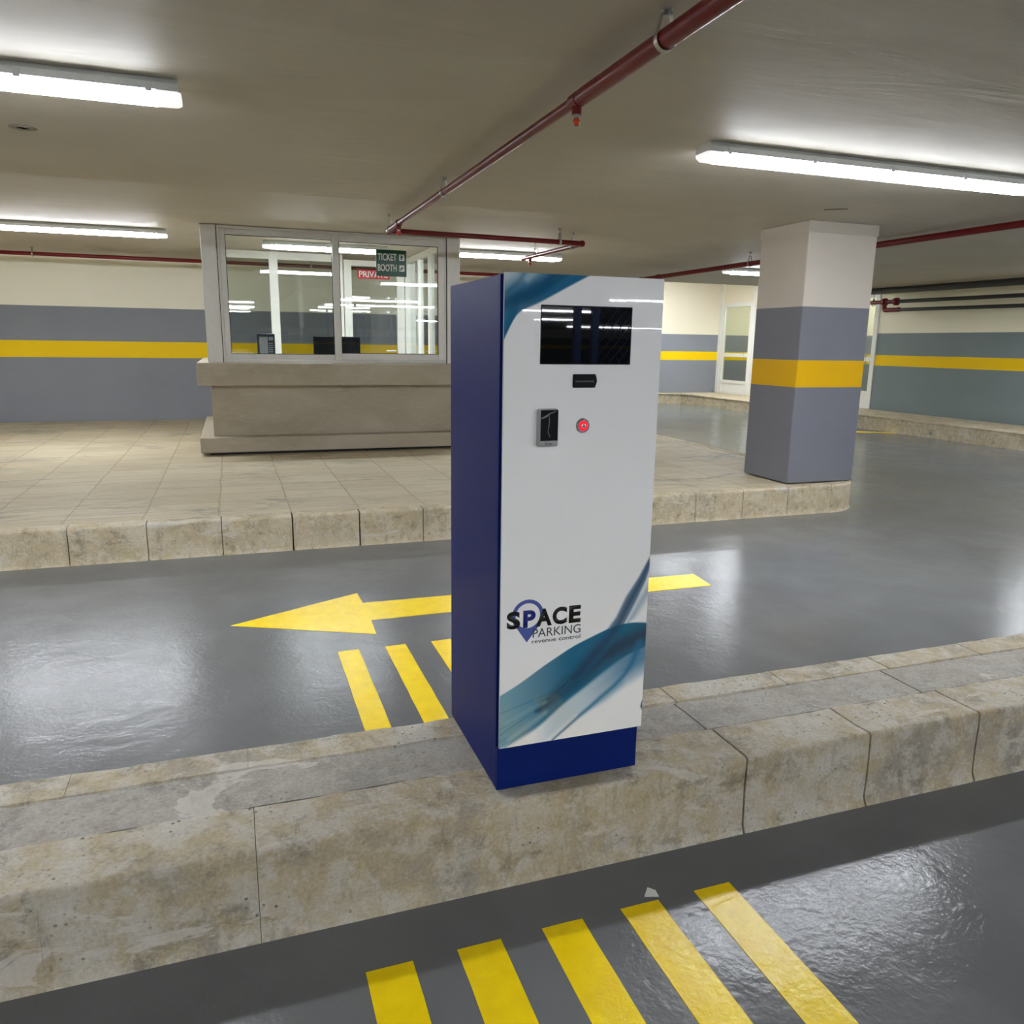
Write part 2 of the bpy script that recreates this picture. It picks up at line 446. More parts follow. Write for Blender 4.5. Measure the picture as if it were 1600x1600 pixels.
glazed('door_4', 13.62, 15.0, 2.72)
bm = bmesh.new()
for a in (17.9, 16.5, 15.0): box(bm, 13.06, 13.18, a, a + .1, .27, 3.3)
box(bm, 13.06, 13.18, 19.38, 19.5, .27, 3.3)
struct(obj('trim_1', bm, WHITEF))
struct(obj('wall_above_doors', bx(13.1, 13.16, 13.62, 19.38, 2.72, 3.3), WFAR))
struct(obj('wall_threshold', bx(13.075, 13.4, 13.62, 19.5, 0, .27), KERB2))

# raised concrete walkway along the right wall and the far wall
bm = bmesh.new()
prism_z(bm, [(11.75, -5.9), (13.07, -5.9), (13.07, 19.49), (8.02, 19.49), (8.02, 19.15), (11.0, 19.15), (11.6, 18.9), (11.75, 18.4)][::-1], 0, .27)
bmesh.ops.bevel(bm, geom=[e for e in bm.edges if all(abs(v.co.z - .27) < 1e-4 for v in e.verts)], offset=.03, segments=3, affect='EDGES')
o = obj('kerbed_walkway', bm, KERB2)
tag(o, 'low raised concrete walkway along the green-grey banded wall on the right', 'walkway')

# ------------------------------------------------------------------ kerbs and islands
def jit(p, amp, s=9.0):
    n = noise.noise_vector(p * s) + noise.noise_vector(p * s * 3.1) * .5
    return p + n * amp

def kerb_row(parent, mat, u0, cuts, prof, xf, amp=.0035, gap=.003, n=16):
    """stones between successive cuts, profile (v,z) closed; xf maps (u,v,z) to the world"""
    seqs = zip([u0] + cuts[:-1], cuts)
    for a, b in seqs:
        g = gap(a) if callable(gap) else gap
        h = gap(b) if callable(gap) else gap
        us = [a + g, a + g + .006] + [a + (b - a) * k / n for k in range(1, n)] + [b - h - .006, b - h]
        cx = sum(p[0] for p in prof) / len(prof); czz = sum(p[1] for p in prof) / len(prof)
        off = random.uniform(-.001, .001); rings = []; bm = bmesh.new()
        for i, u in enumerate(us):
            s = (.985 if g > .002 else .999) if i == 0 else (.985 if h > .002 else .999) if i == len(us) - 1 else 1.0
            ring = []
            for v, z in prof:
                vv = cx + (v - cx) * s; zz = z if z <= 0 else czz + (z - czz) * s + off
                p = jit(Vector((u, vv, zz)), amp) if z > 0 else Vector((u, vv, zz))
                ring.append(bm.verts.new(xf(p.x if 1 < i < len(us) - 2 else u, p.y, p.z)))
            rings.append(ring)
        m = len(prof)
        for r, q in zip(rings, rings[1:]):
            for k in range(m): bm.faces.new((r[k], r[(k + 1) % m], q[(k + 1) % m], q[k]))
        bm.faces.new(rings[0]); bm.faces.new(rings[-1][::-1])
        obj('kerb_stone', bm, mat, parent, True)

def kprof(w, h, r=.013, flare=.014):
    p = [(-flare, 0), (-flare * .5, .012), (0, .03)]
    for k in range(1, 5): p.append((0, .03 + (h - r - .03) * k / 5))
    p.append((0, h - r - .006))
    for k in range(6):
        a = k / 5 * math.pi / 2; p.append((r - r * math.cos(a), h - r + r * math.sin(a)))
    p.append((r + .008, h))
    p += [(w * .35, h), (w * .7, h), (w - .007, h), (w, h - .007), (w, 0)]
    return p

def spans(a, b, step):
    out = []; x = a + step
    while x < b - 1e-6: out.append(x); x += step
    return out + [b]

isl = thing('traffic_island', 'long low concrete kerb island across the foreground, carrying the blue and white machine', 'traffic island', (0, 2.17, 0))
gapf = lambda u: .004 if u > 1.2 else (.0008 if -.2 < u < .2 else .0003)
kerb_row(isl, KERB, -6.01, spans(-6.01, 7.99, .5), kprof(.208, .266), lambda u, v, z: (u, 1.90 + v, z), gap=gapf)
kerb_row(isl, KERB, -6.02, spans(-6.02, 7.98, .5), kprof(.138, .27, .012, .004), lambda u, v, z: (u, 2.45 - v, z), gap=lambda u: .003 if u > 1.2 else .0006)
for a, b in ((-6, 1.463), (1.471, 2.424), (2.432, 7.98)):
    bm = bmesh.new(); N = max(30, int((b - a) * 40))
    gr = [[bm.verts.new(jit(Vector((a + (b - a) * i / N, 2.105 + .21 * j / 8, .2645)), .0025, 6)) for j in range(9)] for i in range(N + 1)]
    for i in range(N):
        for j in range(8): bm.faces.new((gr[i][j], gr[i + 1][j], gr[i + 1][j + 1], gr[i][j + 1]))
    box(bm, a, b, 2.112, 2.308, 0, .258)
    obj('cement_infill', bm, INFILL, isl, True, recalc=False)

far = thing('raised_pavement', 'wide raised pavement of sandy tiles with a concrete kerb under the ticket booth and column', 'pavement', (0, 6.0, 0))
kerb_row(far, KERB2, -8.98, [-8.63] + spans(-8.63, 5.37, .5), kprof(.12, .27, .022, .01), lambda u, v, z: (u, 5.95 + v, z), amp=.003, gap=lambda u: .006 if .3 < u < 1.0 else .003)
# rounded corner stones
def arc(u, v, z):
    R = .53; a = u / R; r = R - v
    return (5.37 + r * math.sin(a), 6.48 - r * math.cos(a), z)
kerb_row(far, KERB2, 0, spans(0, .53 * math.pi / 2, .53 * math.pi / 4), kprof(.12, .27, .022, .01), arc, amp=.003)
kerb_row(far, KERB2, 0, spans(0, 7.4, .5), kprof(.12, .27, .022, .01), lambda u, v, z: (5.90 - v, 6.48 + u, z), amp=.003)
bm = bmesh.new()
pts = [(XL + .01, 6.07), (5.37, 6.07)] + [(5.37 + .41 * math.sin(k * math.pi / 16), 6.48 - .41 * math.cos(k * math.pi / 16)) for k in range(1, 9)] + [(5.78, 13.89), (XL + .01, 13.89)]
prism_z(bm, pts, 0, .266)
obj('paving_tiles', bm, TILES, far)

# ------------------------------------------------------------------ floor markings
def marking(poly, label, name='road_marking', cat='road marking', group=None):
    bm = bmesh.new()
    out = []
    n = len(poly)
    for i in range(n):          # wobbly painted edge
        a = Vector(poly[i] + (0,)); b = Vector(poly[(i + 1) % n] + (0,)); k = max(1, int((b - a).length / .06))
        for t in range(k):
            p = a.lerp(b, t / k)
            if t: p += noise.noise_vector(p * 7) * .002
            out.append((p.x, p.y))
    from mathutils.geometry import tessellate_polygon
    lo = [bm.verts.new((x, y, 0)) for x, y in out]; hi = [bm.verts.new((x, y, .0016)) for x, y in out]
    for i, j, q in tessellate_polygon([[Vector((x, y, 0)) for x, y in out]]):
        bm.faces.new((hi[i], hi[j], hi[q])); bm.faces.new((lo[q], lo[j], lo[i]))
    for i in range(len(out)): bm.faces.new((lo[i], lo[(i + 1) % len(out)], hi[(i + 1) % len(out)], hi[i]))
    return tag(obj(name, bm, YEL), label, cat, group)

ordn = ['leftmost', 'second from the left', 'middle one', 'fourth from the left', 'rightmost and glossiest']
for k in range(5):
    x = .233 + .2375 * k
    marking([(x, .85), (x + .12, .85), (x + .12, 1.70), (x, 1.70)], 'yellow floor stripe in the near lane, ' + ordn[k] + ' of the five', 'road_stripe', 'road stripe', 'yellow stripes in the near lane')
lab = ['left yellow floor stripe of the far lane, below the arrow head', 'second yellow floor stripe of the far lane, ending at the machine foot', 'third yellow floor stripe of the far lane, partly hidden by the machine']
for k in range(3):
    x = .431 + .2435 * k
    marking([(x, 2.68), (x + .109, 2.68), (x + .107, 3.835), (x, 3.83)], lab[k], 'road_stripe', 'road stripe', 'yellow stripes in the far lane')
marking([(-.084, 4.388), (.661, 4.022), (.672, 4.25), (2.925, 4.248), (2.955, 4.515), (.672, 4.565), (.668, 4.765)],
        'large yellow arrow painted on the grey floor, pointing left behind the machine', 'floor_arrow', 'floor arrow')
marking([(11.0, 11.9), (11.28, 11.62), (11.24, 11.82), (11.75, 11.45), (11.75, 11.62), (11.28, 11.98), (11.34, 12.18)],
        'small faint yellow arrow on the floor just right of the banded column', 'floor_arrow', 'floor arrow')

bm = bmesh.new(); prism_z(bm, [(1.035, 1.725), (1.075, 1.712), (1.078, 1.738), (1.062, 1.756)], 0, .002)
tag(obj('paper_scrap', bm, PAPER), 'tiny pale scrap on the floor at the tip of a yellow stripe beside the kerb', 'scrap')

# ------------------------------------------------------------------ column
cl = tag(obj('column', bx(4.96, 5.735, 6.09, 6.78, .2755, 2.668, bev=.012), COLM), 'square column painted cream, grey and yellow on the pavement corner', 'column')
bm = bmesh.new()
box(bm, 4.955, 5.74, 6.085, 6.785, 2.57, 2.667)
obj('column_collar', bm, plain('pale_column_collar', (206, 198, 184), .5), cl)

# ------------------------------------------------------------------ ticket booth
bt = thing('ticket_booth', 'glazed ticket booth on a stepped grey concrete base, standing on the pavement', 'ticket booth', (1.15, 9.4, .268))
BX0, BX1, BY1 = -.24, 2.65, 12.0
obj('plinth', bx(-.37, 2.95, 9.36, BY1 + .1, .30, .47, bev=.012), BOOTHC, bt)
obj('shadow_gap_footing', bx(-.27, 2.85, 9.46, BY1, .270, .30), GASK, bt)  # set-back footing coloured black as the shade of the gap under the plinth
bm = bmesh.new(); box(bm, -.225, 2.74, 9.52, BY1, .47, 1.045, bev=.006)
obj('base_wall', bm, BOOTHC, bt)
obj('counter_ledge', bx(-.36, 2.86, 9.38, BY1 + .08, 1.045, 1.30, bev=.015), BOOTHC, bt)
ZT = 2.765
for nm, a in (('corner_post', (-.235, -.075, 9.46, 9.60)), ('corner_post', (2.50, 2.66, 9.46, 9.60)), ('corner_post', (-.235, -.12, BY1 - .12, BY1)), ('corner_post', (2.50, 2.66, BY1 - .12, BY1))):
    obj(nm, bx(a[0], a[1], a[2], a[3], 1.30, ZT, bev=.008), ALU if a[2] < 10 else WHITEF, bt)
fr = bmesh.new()
box(fr, -.068, 2.493, 9.478, 9.55, 1.302, 1.335, bev=.004); box(fr, -.068, 2.493, 9.478, 9.55, 2.735, ZT, bev=.004)
box(fr, -.068, -.045, 9.478, 9.55, 1.335, 2.735, bev=.004); box(fr, 2.47, 2.493, 9.478, 9.55, 1.335, 2.735, bev=.004)
obj('window_frame', fr, ALU, bt)
for a in (-.0745, 2.494): obj('gap_shade_strip', bx(a, a + .006, 9.476, 9.50, 1.302, 2.76), GASK, bt)  # black strips put in to deepen the shade of the post-to-frame gap
def sash(x0, x1, y, z0=1.335, z1=2.735, w=.055, mat=ALU, label=None, nm='sliding_window'):
    s = bmesh.new()
    box(s, x0, x0 + w, y, y + .03, z0, z1, bev=.004); box(s, x1 - w, x1, y, y + .03, z0, z1, bev=.004)
    box(s, x0 + w, x1 - w, y, y + .03, z0, z0 + w, bev=.004); box(s, x0 + w, x1 - w, y, y + .03, z1 - w, z1, bev=.004)
    o = obj(nm, s, mat, bt)
    obj('window_pane', bx(x0 + w - .004, x1 - w + .004, y + .012, y + .018, z0 + w - .004, z1 - w + .004), GLASS, o)
    g = bmesh.new(); t = .006
    box(g, x0 + w, x0 + w + t, y + .004, y + .026, z0 + w, z1 - w); box(g, x1 - w - t, x1 - w, y + .004, y + .026, z0 + w, z1 - w)
    box(g, x0 + w, x1 - w, y + .004, y + .026, z0 + w, z0 + w + t); box(g, x0 + w, x1 - w, y + .004, y + .026, z1 - w - t, z1 - w)
    obj('gasket', g, GASK, o)
    return o
sash(-.045, 1.22, 9.515, w=.06)
sash(1.16, 2.47, 9.475, w=.075)
# back of the booth: glazed panels and a door, in white frames
bk = bmesh.new()
for x0, x1 in ((-.12, -.07), (.58, .70), (1.52, 1.60)): box(bk, x0, x1, BY1 - .09, BY1 - .02, 1.30, ZT, bev=.005)
box(bk, -.12, 1.52, BY1 - .086, BY1 - .024, 2.66, ZT - .004); box(bk, -.12, 1.52, BY1 - .086, BY1 - .024, 1.302, 1.36)
obj('back_frame', bk, WHITEF, bt)
obj('back_pane', bx(-.07, .58, BY1 - .06, BY1 - .052, 1.36, 2.66), GLASS, bt); obj('back_pane', bx(.70, 1.52, BY1 - .06, BY1 - .052, 1.36, 2.66), GLASS, bt)
db = bmesh.new()
box(db, 1.61, 1.72, BY1 - .1, BY1 - .03, 1.302, 2.70, bev=.005); box(db, 2.38, 2.495, BY1 - .1, BY1 - .03, 1.302, 2.70, bev=.005)
box(db, 1.72, 2.38, BY1 - .1, BY1 - .03, 2.62, 2.70); box(db, 1.72, 2.38, BY1 - .1, BY1 - .03, 1.302, 1.38)
dr = obj('booth_door', db, WHITEF, bt)
obj('door_pane', bx(1.72, 2.38, BY1 - .07, BY1 - .062, 1.38, 2.62), GLASS, dr)
hb = bmesh.new(); tube(hb, bend([(2.34, BY1 - .1, 1.42), (2.34, BY1 - .15, 1.42), (2.2, BY1 - .15, 1.42)], .02), .012); obj('door_handle', hb, WHITEF, dr)
# right side sliding glazing
sf = bmesh.new(); X0, X1 = 2.54, 2.62
box(sf, X0, X1, 9.60, BY1 - .12, 1.30, 1.37, bev=.004); box(sf, X0, X1, 9.60, BY1 - .12, 2.68, ZT - .004, bev=.004)
for y in (10.55, 11.2): box(sf, X0, X1, y, y + .07, 1.37, 2.68, bev=.004)
obj('side_frame', sf, WHITEF, bt)
for a, b in ((9.60, 10.55), (10.62, 11.2), (11.27, BY1 - .12)): obj('side_pane', bx(2.575, 2.582, a, b, 1.37, 2.68), GLASS, bt)
sf = bmesh.new()
box(sf, -.20, -.14, 9.60, BY1 - .12, 1.30, 1.37, bev=.004); box(sf, -.20, -.14, 9.60, BY1 - .12, 2.68, ZT - .004, bev=.004)
box(sf, -.20, -.14, 10.7, 10.77, 1.37, 2.68)
obj('side_frame', sf, WHITEF, bt)
for a, b in ((9.60, 10.7), (10.77, BY1 - .12)): obj('side_pane', bx(-.175, -.168, a, b, 1.37, 2.68), GLASS, bt)

# things in the booth
mo = thing('monitor', 'black computer monitor seen from behind in the middle of the booth window', 'monitor', (1.22, 9.8, 1.30))
obj('screen_panel', bx(.945, 1.50, 9.80, 9.84, 1.345, 1.605, bev=.01), BLACK, mo)
sb = bmesh.new(); box(sb, 1.19, 1.26, 9.84, 9.87, 1.315, 1.5, bev=.005); box(sb, 1.10, 1.35, 9.76, 9.92, 1.303, 1.315, bev=.004)
obj('stand', sb, BLACK, mo)
pdv = thing('desk_device', 'small dark framed desk device with a grey patterned face, left in the booth window', 'desk device', (.40, 9.75, 1.30))
bm = bx(-.1, .1, -.015, .015, 0, .325, bev=.01)
bmesh.ops.rotate(bm, verts=bm.verts[:], matrix=Matrix.Rotation(.12, 3, 'X')); bmesh.ops.translate(bm, verts=bm.verts[:], vec=(.40, 9.73, 1.302))
obj('casing', bm, plain('charcoal_plastic', (46, 50, 56), .4), pdv)
bm = bmesh.new(); box(bm, -.075, .02, -.019, -.015, .03, .29); box(bm, .03, .07, -.019, -.015, .03, .10); box(bm, .03, .08, -.019, -.015, .25, .29)
for k in range(5): box(bm, .028, .075, -.019, -.015, .115 + k * .024, .125 + k * .024)
bmesh.ops.rotate(bm, verts=bm.verts[:], matrix=Matrix.Rotation(.12, 3, 'X')); bmesh.ops.translate(bm, verts=bm.verts[:], vec=(.40, 9.73, 1.302))
obj('face_plate', bm, plain('pale_device_face', (150, 156, 160), .4), pdv)
tag(obj('paper_stack', bx(.02, .26, 9.62, 9.86, 1.303, 1.40, bev=.006), PAPER), 'white stack of paper at the left end of the booth counter', 'paper')

sg = thing('ticket_booth_sign', 'dark green sign with white words TICKET BOOTH on the booth glass', 'sign', (1.83, 9.46, 2.45))
obj('sign_board', bx(1.655, 2.01, 9.462, 9.474, 2.30, 2.595, bev=.002), GREEN, sg)
obj('lettering', text_bm('TICKET', 1.672, 1.895, 2.475, 2.555, 9.462, .03), SWHITE, sg)
obj('lettering', text_bm('BOOTH', 1.672, 1.895, 2.355, 2.435, 9.462, .03), SWHITE, sg)
obj('symbol_square', bx(1.925, 1.985, 9.4605, 9.463, 2.478, 2.550), SWHITE, sg); obj('symbol_square', bx(1.925, 1.985, 9.4605, 9.463, 2.358, 2.430), SWHITE, sg)
bm = bmesh.new(); prism_y(bm, [(1.94, 2.49), (1.962, 2.49), (1.962, 2.515), (1.975, 2.515), (1.958, 2.54), (1.94, 2.54)], 9.4595, 9.4603); obj('symbol', bm, GREEN, sg); bm = bmesh.new()
prism_y(bm, [(1.932, 2.37), (1.95, 2.37), (1.955, 2.385), (1.975, 2.395), (1.965, 2.41), (1.945, 2.40)], 9.4595, 9.4603)
obj('symbol', bm, GREEN, sg)
pv = thing('private_sign', 'red sign with white word PRIVATE on the booth back door, behind the green sign', 'sign', (2.02, 11.88, 2.5))
obj('sign_board', bx(1.80, 2.27, 11.885, 11.898, 2.445, 2.572, bev=.002), SRED, pv)
obj('lettering', text_bm('PRIVATE', 1.825, 2.245, 2.465, 2.552, 11.885, .03), SWHITE, pv)

# ------------------------------------------------------------------ fluorescent lamps
def lamp(x0, x1, yc, zt, label, group=None):
    t = thing('fluorescent_lamp', label, 'lamp', ((x0 + x1) / 2, yc, zt), group)
    def prof(pts, a, b, mat, name, cap=True):
        bm = bmesh.new()
        p = [bm.verts.new((a, yc + u, zt - v)) for u, v in pts]; q = [bm.verts.new((b, yc + u, zt - v)) for u, v in pts]
        bm.faces.new(p); bm.faces.new(q[::-1]); n = len(pts)
        for k in range(n): bm.faces.new((p[k], p[(k + 1) % n], q[(k + 1) % n], q[k]))
        return obj(name, bm, mat, t)
    prof([(-.055, .001), (.055, .001), (.082, .026), (.082, .056), (-.082, .056), (-.082, .026)], x0 + .012, x1 - .012, HOUS, 'housing')
    lens = [(-.078, .056), (-.072, .078), (-.05, .094), (0, .101), (.05, .094), (.072, .078), (.078, .056)]
    prof(lens, x0 + .1, x1 - .1, TUBE, 'diffuser')
    for a, b, s in ((x0, x0 + .1, -1), (x1 - .1, x1, 1)):
        bm = bmesh.new(); rings = []
        for u, k in (((b if s < 0 else a), 1.0), ((a + .02 if s < 0 else b - .02), .98), ((a if s < 0 else b), .80)):
            rings.append([bm.verts.new((u, yc + p * k, zt - .056 - (q - .056) * k)) for p, q in lens])
        n = len(lens)
        for r, q in zip(rings, rings[1:]):
            for k in range(n): bm.faces.new((r[k], r[(k + 1) % n], q[(k + 1) % n], q[k]))
        bm.faces.new(rings[0]); bm.faces.new(rings[-1][::-1])
        obj('end_cap', bm, CAPM, t, True)
    n = 2 if x1 - x0 < 1.8 else 4
    for k in range(n + 1):
        x = x0 + .13 + (x1 - x0 - .26) * k / n
        for s in (-1, 1):
            if s > 0 and yc < 0: continue
            a, b = sorted((yc + s * .0822, yc + s * .088)); obj('clip', bx(x - .013, x + .013, a, b, zt - .066, zt - .03, bev=.002), HOUS, t)
    return t
lamp(-2.4, -.14, 4.12, 2.67, 'long lit lamp at the upper left, nearest of the left-hand ceiling lamps')
lamp(2.57, 5.16, 4.12, 2.67, 'long lit lamp at the upper right, on the ceiling before the banded column')
lamp(-2.9, -.60, 10.2, 2.77, 'long lit lamp left of the ticket booth, under the ceiling near the back wall')
lamp(.43, 1.93, 10.15, 2.71, 'lit lamp inside the ticket booth, seen through its window')
lamp(2.80, 4.40, 10.5, 2.77, 'lit lamp just right of the ticket booth, above the machine')
lamp(7.40, 9.0, 11.0, 2.77, 'short lit lamp seen between the red pipe and the banded column')
lamp(13.6, 14.9, 18.2, 3.3, 'lit lamp added to brighten the lobby behind the farther glazed white doors, out of sight')  # unseen lobby lamps put in so the room shows bright through the glass
lamp(13.6, 14.9, 15.6, 3.3, 'lit lamp added to brighten the lobby behind the nearer glazed white doors, out of sight')
HG = 'ceiling lamps outside the picture'; HL = 'lit lamp on the ceiling outside the picture, hidden from view, of a set partly added as fill light'
for a, b, y in ((-2.4, -.2, -2.1), (2.6, 4.9, -2.1), (7.4, 9.6, 4.1), (-7.4, -5.2, 4.1), (-7.6, -5.4, 10.2), (11.0, 12.4, 16.6), (-7.4, -5.2, -2.1), (7.4, 9.6, -2.1), (-6.4, -4.2, -8.2), (-2.6, .8, -5.0), (2.6, 6.0, -5.0), (11.0, 12.2, 8.3), (9.6, 11.6, 17.8), (9.2, 11.0, 5.6), (8.6, 10.6, 16.0),  # unseen; several are added fill for the kiosk front, right wall and far room
                (-1.4, .9, -8.2), (8.4, 11.0, -13.4), (8.6, 11.4, -19.9), (12.1, 14.3, -28), (18.8, 26.3, -40)):
    lamp(a, b, y, cz(y) - (.005 if 6.7 < y < 9.6 else 0) if y < 13.9 else 3.3, HL, HG)

# ------------------------------------------------------------------ red sprinkler pipes
def hanger(parent, x, y, z, r, zc, axis, mat=STEEL):
    """pear-shaped strap around the pipe, rod and ceiling anchor"""
    bm = bmesh.new(); n = 16; w = .011; R = r + .004; top = .055 + R
    pts = []
    for k in range(n + 1):
        a = math.radians(40) - k / n * math.radians(260); pts.append((R * math.cos(a), R * math.sin(a)))
    pts = [(.012, top)] + pts + [(-.012, top)]
    ri = [];
    for (u, v) in pts:
        s = 1 + .003 / max(math.hypot(u, v), .01)
        row = []
        for m_, d in ((1, -w), (1, w), (s, w), (s, -w)):
            q = (x + u * m_, y + d, z + v * m_) if axis == 'y' else (x + d, y + u * m_, z + v * m_)
            row.append(bm.verts.new(q))
        ri.append(row)
    for a, b in zip(ri, ri[1:]):
        for k in range(4): bm.faces.new((a[k], a[(k + 1) % 4], b[(k + 1) % 4], b[k]))
    bm.faces.new(ri[0]); bm.faces.new(ri[-1][::-1])
    h = obj('pipe_hanger', bm, mat, parent)
    bm = bmesh.new(); zt = z + top
    tube(bm, [(x, y, zt - .012), (x, y, zc - .006)], .0045, 8); lathe(bm, [(.011, zt - .008), (.011, zt + .004)], (x, y, 0), n=6)
    lathe(bm, [(.009, zc - .022), (.02, zc - .008), (.02, zc)], (x, y, 0), n=12)
    obj('hanger_rod', bm, mat, h)
def sprinkler(parent, x, y, z, r, bulb=ORANGE, k=1.0):
    bm = bmesh.new(); lathe(bm, [(r * 1.18, -.035), (r * 1.18, .035)], (x, y, z), 'y', 16)
    lathe(bm, [(.021, z - r - .03), (.021, z - r + .012)], (x, y, 0), n=14)
    obj('tee_fitting', bm, RED, parent, False)
    bm = bmesh.new(); t = z - r - .03
    lathe(bm, [(.014, t), (.014, t - .012), (.008, t - .014)], (x, y, 0), n=12)
    for s in (-1, 1): tube(bm, [(x + s * .011, y, t - .012), (x + s * .017, y, t - .03), (x + s * .004, y, t - .05)], .0035, 6)
    lathe(bm, [(.02, t - .052), (.02, t - .05), (.004, t - .047)], (x, y, 0), n=16)
    s = obj('sprinkler_head', bm, STEEL, parent)
    bm = bmesh.new(); bmesh.ops.create_uvsphere(bm, u_segments=14, v_segments=10, radius=.0165 * k); bmesh.ops.translate(bm, verts=bm.verts[:], vec=(x, y, t - .029))
    obj('sprinkler_bulb', bm, bulb, s, True)

PX, PZ = 1.465, 2.575
mp = thing('sprinkler_pipe', 'red sprinkler pipe running from the top edge overhead to the booth, then turning right', 'pipe', (PX, 5, PZ))
bm = bmesh.new()
tube(bm, [(PX, -4, PZ), (PX, 3.30, PZ)], .034, 18); tube(bm, [(PX, 3.30, PZ), (PX, 3.36, PZ)], [.034, .026], 18)
tube(bm, bend([(PX, 3.36, PZ), (PX, 7.72, PZ), (3.52, 7.80, PZ), (3.62, 9.9, 2.62)], .05), .0245, 16)
obj('pipe_run', bm, RED, mp, True)
bm = bmesh.new()
for c in ((PX, 7.72), (3.52, 7.80)):
    bm = bmesh.new(); bmesh.ops.create_uvsphere(bm, u_segments=14, v_segments=10, radius=.033, matrix=Matrix.Translation((c[0] + (.012 if c[0] < 2 else -.012), c[1] + (-.012 if c[0] < 2 else .005), PZ)))
    obj('elbow_fitting', bm, RED, mp, True)
sprinkler(mp, PX, 3.36, PZ, .028); sprinkler(mp, PX, 7.2, PZ, .026, SRED, 1.2); sprinkler(mp, 3.61, 9.6, 2.612, .024)
hanger(mp, PX, 2.62, PZ, .034, 2.67, 'y'); hanger(mp, PX, 5.62, PZ, .0245, 2.67, 'y'); hanger(mp, PX, 7.60, PZ, .0245, cz(7.6), 'y')
hanger(mp, 3.25, 7.79, PZ, .0245, cz(7.79), 'x'); hanger(mp, 3.53, 8.1, PZ + .005, .0245, cz(8.1), 'y'); hanger(mp, 3.60, 9.4, 2.608, .0245, cz(9.4), 'y')

RX, RZ = 6.40, 2.605
rp = thing('sprinkler_pipe', 'red sprinkler pipe crossing the ceiling behind the column at the right', 'pipe', (RX, 8, RZ))
bm = bmesh.new(); tube(bm, [(RX, 2, RZ), (RX, 11.9, RZ)], .032, 16); tube(bm, [(RX, 11.85, RZ), (RX, 11.9, RZ)], .04, 16)
obj('pipe_run', bm, RED, rp, True)
sprinkler(rp, RX, 11.3, RZ, .034, SRED); hanger(rp, RX, 8.95, RZ, .032, cz(8.95), 'y'); hanger(rp, RX, 3.4, RZ, .032, 2.67, 'y')

lp = thing('wall_pipe', 'thin red pipe along the top of the banded back wall, passing behind the booth', 'pipe', (0, 12.9, 2.67))
bm = bmesh.new(); tube(bm, [(-8.9, 12.9, 2.685), (6.5, 12.9, 2.665)], .026, 12); obj('pipe_run', bm, RED, lp, True)
for x in (-5.5, -2.5, 1.25, 4.4): hanger(lp, x, 12.9, 2.672, .026, 2.77, 'x')

fp = thing('fire_pipe', 'pair of black pipes with red fittings along the right wall under the duct', 'pipe', (12.6, 10, 2.4))
bm = bmesh.new(); tube(bm, [(12.6, 1, 2.42), (12.6, 12.7, 2.48)], .036, 14); obj('upper_pipe', bm, DARKPIPE, fp, True)
bm = bmesh.new(); tube(bm, [(12.6, 1, 2.22), (12.6, 12.65, 2.32)], .034, 14); obj('lower_pipe', bm, DARKPIPE, fp, True)
bm = bmesh.new(); tube(bm, bend([(12.6, 12.6, 2.32), (12.6, 13.0, 2.32), (12.6, 13.0, 2.48)], .06), .045, 12); tube(bm, [(12.6, 12.65, 2.48), (12.6, 14.2, 2.49)], .04, 12)
for y in (12.7, 13.0): tube(bm, [(12.6, y - .03, 2.48), (12.6, y + .03, 2.48)], .075, 14)
obj('red_fitting', bm, RED, fp, True)
for y in (4.5, 8.5, 13.3): hanger(fp, 12.6, y, 2.455 if y > 5 else 2.438, .037, cz(y), 'y', DARKPIPE)
tr = thing('cable_duct', 'thick dark duct under the ceiling above the black pipes at the right', 'duct', (12.5, 8, 2.7))
bm = bmesh.new(); tube(bm, [(12.45, 1, 2.555), (12.45, 6.6, 2.58), (12.45, 9.5, 2.68), (12.45, 13.6, 2.695)], .062, 16); obj('duct_run', bm, DARKPIPE, tr, True)

# ------------------------------------------------------------------ marks on the ceiling
bm = bmesh.new(); lathe(bm, [(.07, 0), (.055, -.004), (.03, -.004), (.028, .0)], (-1.0, 5.27, 2.669), n=24)
tag(obj('round_patch', bm, plain('beige_cap', (150, 143, 128), .7)), 'small round plastered patch on the ceiling under the upper left lamp', 'patch')
bm = bmesh.new(); prism_z(bm, [(4.69, 5.60), (4.76, 5.545), (4.84, 5.50), (4.842, 5.515), (4.77, 5.567), (4.70, 5.62)], 2.667, 2.671)
tag(obj('ceiling_scratch', bm, SCUFF), 'short dark scratch in the ceiling above the banded column', 'scratch')

# ------------------------------------------------------------------ the payment machine
KX0, KX1, KY0, KY1, KZ0, KZ1 = .661, 1.115, 1.957, 2.462, .2735, 1.724
k = thing('payment_kiosk', 'tall navy blue parking payment machine with a white printed front on the island', 'payment kiosk', (.888, 2.2, .268))
obj('cabinet', bx(KX0, KX1, KY0 + .012, KY1, KZ0, KZ1, bev=.003), NAVY, k)
bm = bmesh.new(); box(bm, KX0, KX1, KY0, KY0 + .012, KZ0, .409, bev=.0015); obj('kick_plate', bm, NAVYD, k)
bm = bmesh.new(); box(bm, KX0 - .0015, KX0 + .0005, KY0 + .008, KY0 + .022, KZ0 + .14, KZ1 + .001); obj('door_flange', bm, NAVYD, k)
